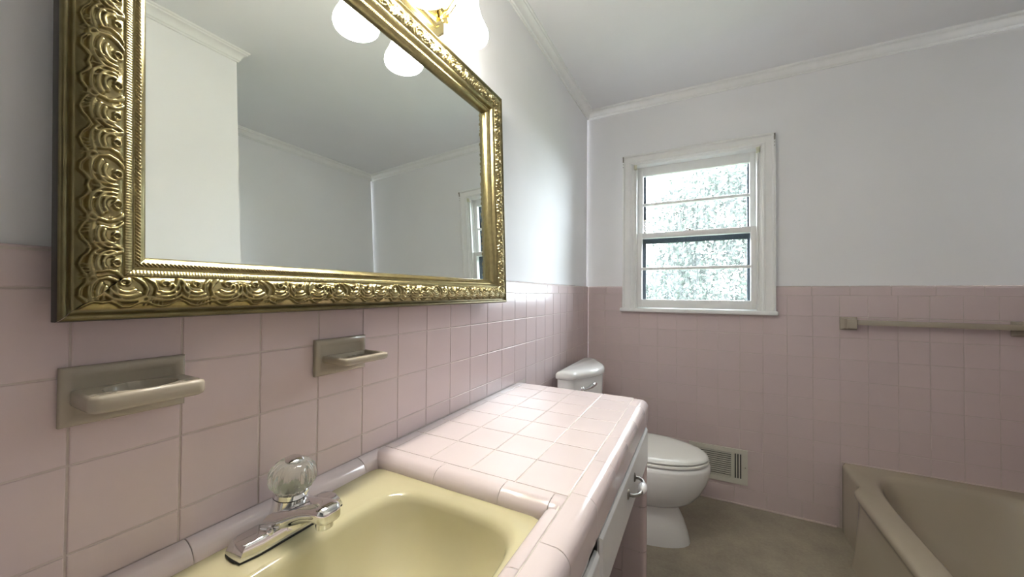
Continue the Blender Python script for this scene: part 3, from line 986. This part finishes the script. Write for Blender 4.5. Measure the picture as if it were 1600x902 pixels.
# ------------------------------------------------------------------ vanity cabinet
cab = thing('vanity_cabinet', 'white painted vanity cabinet with knee space and drawer under the pink counter', 'cabinet', (0.30, -1.84, 0.0))
FXF = 0.514                                        # face-frame plane
NEARY = -1.775
bxo('top_rail', CABW, cab, FXF - 0.02, FXF, CN + 0.02, -1.118, 0.700, 0.7595)
bxo('bottom_rail', CABW, cab, FXF - 0.02, FXF, NEARY, -1.118, 0.600, 0.622)
bxo('end_stile', CABW, cab, FXF - 0.02, FXF, -1.145, -1.118, 0.622, 0.700)
bxo('side_panel', CABW, cab, 0.02, FXF - 0.02, NEARY - 0.02, NEARY, 0.0, 0.655)
bxo('centre_stile', CABW, cab, FXF - 0.02, FXF, NEARY - 0.035, NEARY + 0.01, 0.0, 0.735)
bxo('near_stile', CABW, cab, FXF - 0.02, FXF, CN + 0.005, CN + 0.03, 0.0, 0.735)
bxo('floor_rail', CABW, cab, FXF - 0.02, FXF, CN + 0.03, NEARY - 0.035, 0.0, 0.10)
bxo('drawer_box', CABW, cab, 0.10, FXF - 0.003, -1.745, -1.150, 0.625, 0.699)
dr = MB()
rings = []
for d, x in ((0.0, FXF + 0.003), (0.0, FXF + 0.007), (0.005, FXF + 0.0120), (0.008, FXF + 0.0125)):
    rings.append([(x, -1.765 + d, 0.615 + d), (x, -1.124 - d, 0.615 + d), (x, -1.124 - d, 0.7325 - d), (x, -1.765 + d, 0.7325 - d)])
dr.loft(rings)
dr = dr.build('drawer_front', CABW, cab)
DX = FXF + 0.0125
py0, py1, pz = -1.405, -1.503, 0.688
for y in (py0, py1):
    s = 1 if y == py0 else -1
    pb = MB()
    pb.loft([[(x, y + q * math.cos(t) * 0.007, pz + q * math.sin(t) * 0.013) for t in [2 * math.pi * i / 16 for i in range(16)]] for x, q in ((DX, 1.0), (DX + 0.003, 0.9), (DX + 0.005, 0.4))])
    pb.tube([(DX + 0.002, y, pz), (DX + 0.012, y, pz), (DX + 0.022, y - s * 0.008, pz), (DX + 0.027, y - s * 0.019, pz), (DX + 0.028, y - s * 0.027, pz)], [0.0045, 0.004, 0.004, 0.0045, 0.005], 10)
    pb.build('pull_arm', DULLMETAL, dr, smooth=True)
yc = (py0 + py1) / 2
MB().lathe([(0.004, -0.023), (0.0075, -0.020), (0.0105, -0.010), (0.0115, 0.0), (0.0105, 0.010), (0.0075, 0.020), (0.004, 0.023)], (DX + 0.028, yc, pz), axis=(0, 1, 0), n=22, cap0=True, cap1=True).build('pull_bead', PORC, dr, smooth=True)
for a, b_ in ((-2.188, -1.778), (-2.556, -2.196)):
    rings = []
    for d, x in ((0.0, FXF + 0.001), (0.0, FXF + 0.007), (0.005, FXF + 0.0120), (0.008, FXF + 0.0125)):
        rings.append([(x, a + d, 0.085 + d), (x, b_ - d, 0.085 + d), (x, b_ - d, 0.716 - d), (x, a + d, 0.716 - d)])
    do = MB().loft(rings).build('door', CABW, cab)
    yk = b_ - 0.05 if a > -2.19 else b_ - 0.05
    MB().lathe([(0.006, 0.0), (0.005, 0.010), (0.013, 0.018), (0.015, 0.026), (0.008, 0.030)], (DX, -2.160 if a > -2.19 else -2.230, 0.36), axis=(1, 0, 0), n=20, cap1=True).build('knob', PORC, do, smooth=True)
# pink tiled end panel that carries the far end of the counter
ep = thing('tiled_end_panel', 'pink tiled end panel under the counter next to the toilet', 'panel', (0.26, -1.09, 0.0))
MB().box(0.003, 0.495, -1.107, -1.073, 0.0, 0.758).build('panel_core', GROUT, ep)
EDGE = []
for q in range(9):
    a = math.pi * q / 8
    EDGE.append((0.497 + 0.022 * math.sin(a) ** 0.8, -1.090 + 0.0225 * math.cos(a)))
EDGE = [(0.44, -1.0675)] + EDGE + [(0.44, -1.1125)]
zc = [0.0] + [0.758 - k * CAPW for k in range(4, -1, -1)]
for a, b_ in zip(zc[:-1], zc[1:]):
    rings = [[(x, y, z) for x, y in EDGE] for z in (a + G / 2, b_ - G / 2)]
    MB().loft(rings, False, False, False).build('bullnose_tile', TILE, ep, smooth=True, angle=60)
for i in range(4):
    for r in range(7):
        z1 = 0.758 - r * P
        if z1 < 0.03: continue
        cell(TILE_ME, ep, 'y-', 0.44 - (i + 1) * P, 0.44 - i * P, z1 - P, z1, -1.1125)
        cell(TILE_ME, ep, 'y+', 0.44 - (i + 1) * P, 0.44 - i * P, z1 - P, z1, -1.0675)

# ------------------------------------------------------------------ ceramic wall fittings


def fitting(name, label, y0, y1, z0, z1, kind):
    t = thing(name, label, 'holder' if kind == 'tumbler' else 'soap dish', (0.0, (y0 + y1) / 2, z0))
    pl_ = MB()
    rings = []
    for d, x in ((0.0, 0.0005), (0.0, 0.007), (0.0025, 0.0095), (0.008, 0.0105), (0.013, 0.0075), (0.018, 0.0065)):
        rings.append([(x, y0 + d, z0 + d), (x, y1 - d, z0 + d), (x, y1 - d, z1 - d), (x, y0 + d, z1 - d)])
    pl_.loft(rings, cap0=False)
    pl_.build('back_plate', TAUPE, t, smooth=True, angle=50)
    # tray as a heightfield: rounded outline, hollow, thickness
    ya, yb = y0 + 0.008, y1 - 0.001 if kind == 'tumbler' else y1 + 0.006
    if kind == 'dish': ya = y0 + 0.016
    xf = 0.078
    zt, zb = (z0 + 0.0445, z0 + 0.0240) if kind == 'tumbler' else (z0 + 0.0395, z0 + 0.0250)
    m = 40
    out = []
    for i in range(m):
        f = i / (m - 1)
        th = math.pi * f
        out.append(f)
    cy, hy = (ya + yb) / 2, (yb - ya) / 2

    def outline(ins, z):
        pts = [(0.006, cy - hy + ins, z)]
        r = max(0.010 - ins * 0.3, 0.003)
        for q in range(7):
            a = math.pi / 2 * q / 6
            pts.append((xf - ins - r + r * math.sin(a), cy - hy + ins + r - r * math.cos(a), z))
        for q in range(7):
            a = math.pi / 2 * q / 6
            pts.append((xf - ins - r + r * math.cos(a), cy + hy - ins - r + r * math.sin(a), z))
        pts.append((0.006, cy + hy - ins, z))
        return pts
    sd_ = MB().loft([outline(0.004, zb), outline(0.0012, zb + 0.002), outline(0.0, zb + 0.005), outline(0.0, zt - 0.004), outline(0.0012, zt - 0.001), outline(0.004, zt)], True, True, False)
    # top face with holes or hollow: grid
    nx, ny = 46, 70
    gx = np.linspace(0.006, xf - 0.004, nx); gy = np.linspace(cy - hy + 0.004, cy + hy - 0.004, ny)
    vv, ff = [], []
    for x in gx:
        for y in gy:
            z = zt
            u, v = (x - 0.040) , (y - cy)
            if kind == 'tumbler':
                d = math.hypot(u / 0.027, v / 0.033)
                z -= 0.019 * smooth01((1.06 - d) / 0.16)
                for s in (-1, 1):
                    dd = math.hypot((x - 0.062) / 0.0055, (v - s * 0.0415) / 0.0095)
                    z -= 0.012 * smooth01((1.1 - dd) / 0.3)
                if x > 0.066: z = max(z, zt - 0.0035 * smooth01((1 - abs(v) / 0.040) * 2))
            else:
                d = max(abs(u - 0.000) / 0.0295, abs(v) / (hy - 0.010))
                z -= 0.010 * smooth01((1.02 - d) / 0.14)
                if d < 0.9: z += 0.003 * (0.5 + 0.5 * math.cos(v * 2 * math.pi / 0.013))
            # keep the rounded front corners
            vv.append((x, y, z))
    R = 0.007
    for i in range(nx):
        for j in range(ny):
            x, y, z = vv[i * ny + j]
            ex, ey = x - (xf - 0.004 - R), abs(y - cy) - (hy - 0.004 - R)
            if ex > 0 and ey > 0:
                q = math.hypot(ex, ey)
                if q > R:
                    k_ = R / q
                    vv[i * ny + j] = (xf - 0.004 - R + ex * k_, cy + math.copysign(hy - 0.004 - R + ey * k_, y - cy), z)
    for i in range(nx - 1):
        for j in range(ny - 1):
            ff.append((i * ny + j, (i + 1) * ny + j, (i + 1) * ny + j + 1, i * ny + j + 1))
    sd_.add(vv, ff)
    sd_.build('tray', TAUPE, t, smooth=True, angle=65)
    return t


fitting('tumbler_holder', 'taupe ceramic tumbler and toothbrush holder on the wall left of the faucet', -2.312, -2.1915, 1.0195, 1.0920, 'tumbler')
fitting('soap_dish', 'smaller taupe ceramic soap dish on the wall behind the faucet', -1.985, -1.8635, 1.0165, 1.0900, 'dish')

# ------------------------------------------------------------------ toilet
TY = -0.490
to = thing('toilet', 'white two-piece toilet between the vanity and the window wall', 'toilet', (0.42, TY, 0.0))


def egg(x0, x1, hw, z, n=64, pw=2.2, fr=0.58):
    """plan outline with its long axis along x, blunt at the back, egg-shaped in front"""
    out = []
    xc = x0 + (x1 - x0) * (1 - fr)
    for i in range(n):
        t = 2 * math.pi * i / n
        c, s = math.cos(t), math.sin(t)
        a = (x1 - xc) if c > 0 else (xc - x0)
        p = 2.0 if c > 0 else pw
        r = (abs(c / a) ** p + abs(s / hw) ** p) ** (-1 / p)
        out.append((xc + r * c, TY + r * s, z))
    return out


b = MB()
b.loft([egg(0.170, 0.640, 0.118, 0.0, pw=5), egg(0.170, 0.638, 0.117, 0.012, pw=5), egg(0.175, 0.630, 0.112, 0.05, pw=5), egg(0.180, 0.610, 0.105, 0.11, pw=5), egg(0.18, 0.588, 0.100, 0.155, pw=5), egg(0.18, 0.575, 0.100, 0.185, pw=5)], cap1=True)
b.build('pedestal', CHINA, to, smooth=True, angle=60)
b = MB()
b.loft([egg(0.190, 0.585, 0.096, 0.170, pw=3), egg(0.188, 0.618, 0.118, 0.182, pw=3), egg(0.186, 0.655, 0.144, 0.210, pw=3), egg(0.184, 0.688, 0.166, 0.255, pw=3), egg(0.182, 0.712, 0.181, 0.305, pw=3.2), egg(0.180, 0.724, 0.188, 0.350, pw=3.5), egg(0.180, 0.726, 0.190, 0.375, pw=3.5), egg(0.182, 0.723, 0.188, 0.389, pw=3.5), egg(0.190, 0.715, 0.180, 0.394, pw=3.5)])
b.build('bowl', CHINA, to, smooth=True, angle=60)
b = MB()
b.loft([egg(0.240, 0.711, 0.175, 0.3985, pw=3.5), egg(0.233, 0.720, 0.184, 0.401, pw=3.5), egg(0.233, 0.720, 0.184, 0.409, pw=3.5), egg(0.236, 0.716, 0.180, 0.4110, pw=3.5)])
b.build('seat', SEATP, to, smooth=True, angle=60)
b = MB()
b.loft([egg(0.240, 0.709, 0.173, 0.4160, pw=3.5), egg(0.235, 0.717, 0.181, 0.419, pw=3.5), egg(0.236, 0.715, 0.180, 0.424, pw=3.5), egg(0.243, 0.703, 0.170, 0.4295, pw=3.4), egg(0.262, 0.675, 0.148, 0.4335, pw=3), egg(0.30, 0.62, 0.11, 0.4355, pw=2.6), egg(0.36, 0.54, 0.06, 0.4365, pw=2.2)])
b.build('lid', SEATP, to, smooth=True, angle=60)
for s in (-1, 1):
    MB().box(0.228, 0.262, TY + s * 0.075 - 0.018, TY + s * 0.075 + 0.018, 0.394, 0.424, bev=0.006, seg=3).build('hinge', SEATP, to, smooth=True)


def dtank(xb, xe, xf, hw, z, n=24):
    """tank plan: straight back, rounded back corners, bowed front"""
    out = []
    rb = 0.012
    for q in range(5):
        a = math.pi / 2 * q / 4
        out.append((xb + rb - rb * math.cos(a), TY + hw - rb + rb * math.sin(a) if False else TY + hw - rb + rb * math.sin(a), z))
    rc = min(0.045, xe - xb - rb - 0.004)
    for q in range(7):
        a = math.pi / 2 * q / 6
        out.append((xe - rc + rc * math.sin(a), TY + hw - rc + rc * math.cos(a), z))
    m = 18
    for q in range(1, m):
        f = q / m
        y = (hw - rc) * (1 - 2 * f)
        out.append((xe + (xf - xe) * (1 - (y / (hw - rc)) ** 2), TY + y, z))
    for q in range(7):
        a = math.pi / 2 * q / 6
        out.append((xe - rc + rc * math.cos(a), TY - hw + rc - rc * math.sin(a), z))
    for q in range(5):
        a = math.pi / 2 * q / 4
        out.append((xb + rb - rb * math.sin(a), TY - hw + rb - rb * math.cos(a), z))
    return out


MB().loft([dtank(0.050, 0.115, 0.190, 0.205, 0.385), dtank(0.048, 0.120, 0.198, 0.215, 0.40), dtank(0.046, 0.126, 0.210, 0.232, 0.60), dtank(0.046, 0.130, 0.214, 0.238, 0.765)]).build('tank', CHINA, to, smooth=True, angle=60)
MB().loft([dtank(0.042, 0.134, 0.218, 0.242, 0.762), dtank(0.040, 0.138, 0.222, 0.2465, 0.766), dtank(0.040, 0.138, 0.222, 0.2465, 0.783), dtank(0.043, 0.135, 0.219, 0.2435, 0.791), dtank(0.050, 0.128, 0.212, 0.236, 0.797), dtank(0.066, 0.118, 0.195, 0.218, 0.8015)]).build('tank_lid', CHINA, to, smooth=True, angle=60)
ly = TY - 0.165
lx = 0.162
b = MB().lathe([(0.014, 0.0), (0.014, 0.006), (0.009, 0.012)], (lx - 0.004, ly - 0.02, 0.715), axis=(1, 0, 0), n=18, cap1=True)
b.tube([(lx + 0.010, ly - 0.026, 0.712), (lx + 0.024, ly + 0.0, 0.716), (lx + 0.036, ly + 0.03, 0.724), (lx + 0.045, ly + 0.060, 0.729), (lx + 0.048, ly + 0.072, 0.729)], [0.006, 0.009, 0.011, 0.010, 0.004], 12)
b.build('flush_lever', CHROME, to, smooth=True)

# ------------------------------------------------------------------ wall register
rgs = thing('wall_register', 'cream metal air register low on the pink tile behind the toilet', 'vent', (0.768, 0, 0.116))
RX0, RX1, RZ0, RZ1 = 0.620, 0.916, 0.116, 0.311
AX0, AX1, BX0, BX1, SZ0, SZ1 = 0.650, 0.836, 0.850, 0.889, 0.146, 0.286
b = MB()
for x0, x1, z0, z1 in ((RX0, AX0, RZ0, RZ1), (AX1, BX0, RZ0, RZ1), (BX1, RX1, RZ0, RZ1), (AX0, AX1, RZ0, SZ0), (AX0, AX1, SZ1, RZ1), (BX0, BX1, RZ0, SZ0), (BX0, BX1, SZ1, RZ1)):
    b.box(x0, x1, -0.0085, -0.0005, z0, z1)
b.build('face_frame', REGISTER, rgs)
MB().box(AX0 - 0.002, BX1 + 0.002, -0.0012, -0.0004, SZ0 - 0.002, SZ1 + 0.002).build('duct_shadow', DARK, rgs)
NSL = 12
for k in range(NSL):
    z = SZ0 + (SZ1 - SZ0) * (k + 0.5) / NSL
    b = MB().box(AX0, AX1, -0.0078, -0.0040, z - 0.0033, z + 0.0033)
    b.build('louvre', REGISTER, rgs)
for k in range(4):
    x = BX0 + (BX1 - BX0) * (k) / 3
    MB().box(x - 0.0034, x + 0.0034, -0.008, -0.004, SZ0, SZ1).build('vertical_louvre', REGISTER, rgs)
MB().lathe([(0.0035, 0), (0.003, 0.0015)], (0.9045, -0.0085, 0.214), axis=(0, -1, 0), n=12, cap1=True).build('screw', DULLMETAL, rgs)

# ------------------------------------------------------------------ towel bar
tb = thing('towel_bar', 'taupe ceramic towel bar on the pink tile above the tub', 'towel bar', (1.64, 0, 1.014))
for x0 in (1.317, 1.897):
    x1 = x0 + 0.066
    rings = []
    for d, y in ((0.0, -0.0005), (0.0, -0.008), (0.003, -0.011), (0.010, -0.022), (0.013, -0.034), (0.013, -0.058), (0.016, -0.062), (0.024, -0.063)):
        rings.append([(x0 + d, y, 1.014 + d * 0.72), (x1 - d, y, 1.014 + d * 0.72), (x1 - d, y, 1.080 - d * 0.72), (x0 + d, y, 1.080 - d * 0.72)])
    MB().loft(rings).build('post', TAUPE, tb, smooth=True, angle=30)
MB().box(1.360, 1.925, -0.056, -0.032, 1.043, 1.068, bev=0.002).build('bar', TAUPE, tb, smooth=True, angle=30)

# ------------------------------------------------------------------ bathtub
tub = thing('bathtub', 'bone coloured alcove bathtub with rounded rim under the towel bar', 'bathtub', (1.68, -0.754, 0.0))
NT = 240
TX0, TX1, TYA, TYB = 1.315, XR - 0.002, YP + PF + 0.001, -0.002
tcx, tcy = (TX0 + TX1) / 2, (TYA + TYB) / 2


def touter(z, bulge, ins=0.0):
    out = []
    for i in range(NT):
        t = 2 * math.pi * i / NT
        c, s = math.cos(t), math.sin(t)
        a, b_ = (TX1 - TX0) / 2, (TYB - TYA) / 2
        n = 60
        r = (abs(c / a) ** n + abs(s / b_) ** n) ** (-1 / n)
        x, y = tcx + r * c, tcy + r * s
        if c < -0.2 and x < TX0 + 0.02:
            k_ = smooth01((-0.255 - y) / 0.06) * smooth01((y - TYA - 0.25) / 0.06)
            x = x - bulge * k_ + ins
        out.append((x, y, z))
    return out


def tin(x0, x1, y0, y1, n, z):
    out = []
    for i in range(NT):
        t = 2 * math.pi * i / NT
        c, s = math.cos(t), math.sin(t)
        a, b_ = (x1 - x0) / 2, (y1 - y0) / 2
        # same angular spacing as the outer ring, stretched to its aspect
        r = (abs(c / a) ** n + abs(s / b_) ** n) ** (-1 / n)
        out.append(((x0 + x1) / 2 + r * c, (y0 + y1) / 2 + r * s, z))
    return out


rg = [touter(0.0, 0.046), touter(0.02, 0.040), touter(0.20, 0.020), touter(0.262, 0.014), touter(0.285, 0.020), touter(0.300, 0.030), touter(0.318, 0.0335), touter(0.328, 0.031, 0.001), touter(0.334, 0.025, 0.005), touter(0.3365, 0.014, 0.011)]
rg += [tin(1.362, 1.985, -1.445, -0.068, 5.0, 0.3365), tin(1.368, 1.980, -1.440, -0.073, 4.8, 0.3345), tin(1.374, 1.975, -1.434, -0.079, 4.7, 0.329), tin(1.382, 1.968, -1.424, -0.088, 4.6, 0.315), tin(1.394, 1.958, -1.405, -0.105, 4.4, 0.26), tin(1.410, 1.944, -1.375, -0.14, 4.2, 0.16), tin(1.430, 1.925, -1.335, -0.19, 4.0, 0.095), tin(1.465, 1.892, -1.28, -0.25, 3.6, 0.062), tin(1.52, 1.84, -1.20, -0.34, 3.0, 0.052)]
MB().loft(rg, True, True, True).build('tub_shell', BONE, tub, smooth=True, angle=70)
MB().lathe([(0.024, 0.053), (0.022, 0.056), (0.015, 0.055), (0.003, 0.0545)], (1.68, -1.12, 0), n=24, cap1=True).build('drain', CHROME, tub, smooth=True)
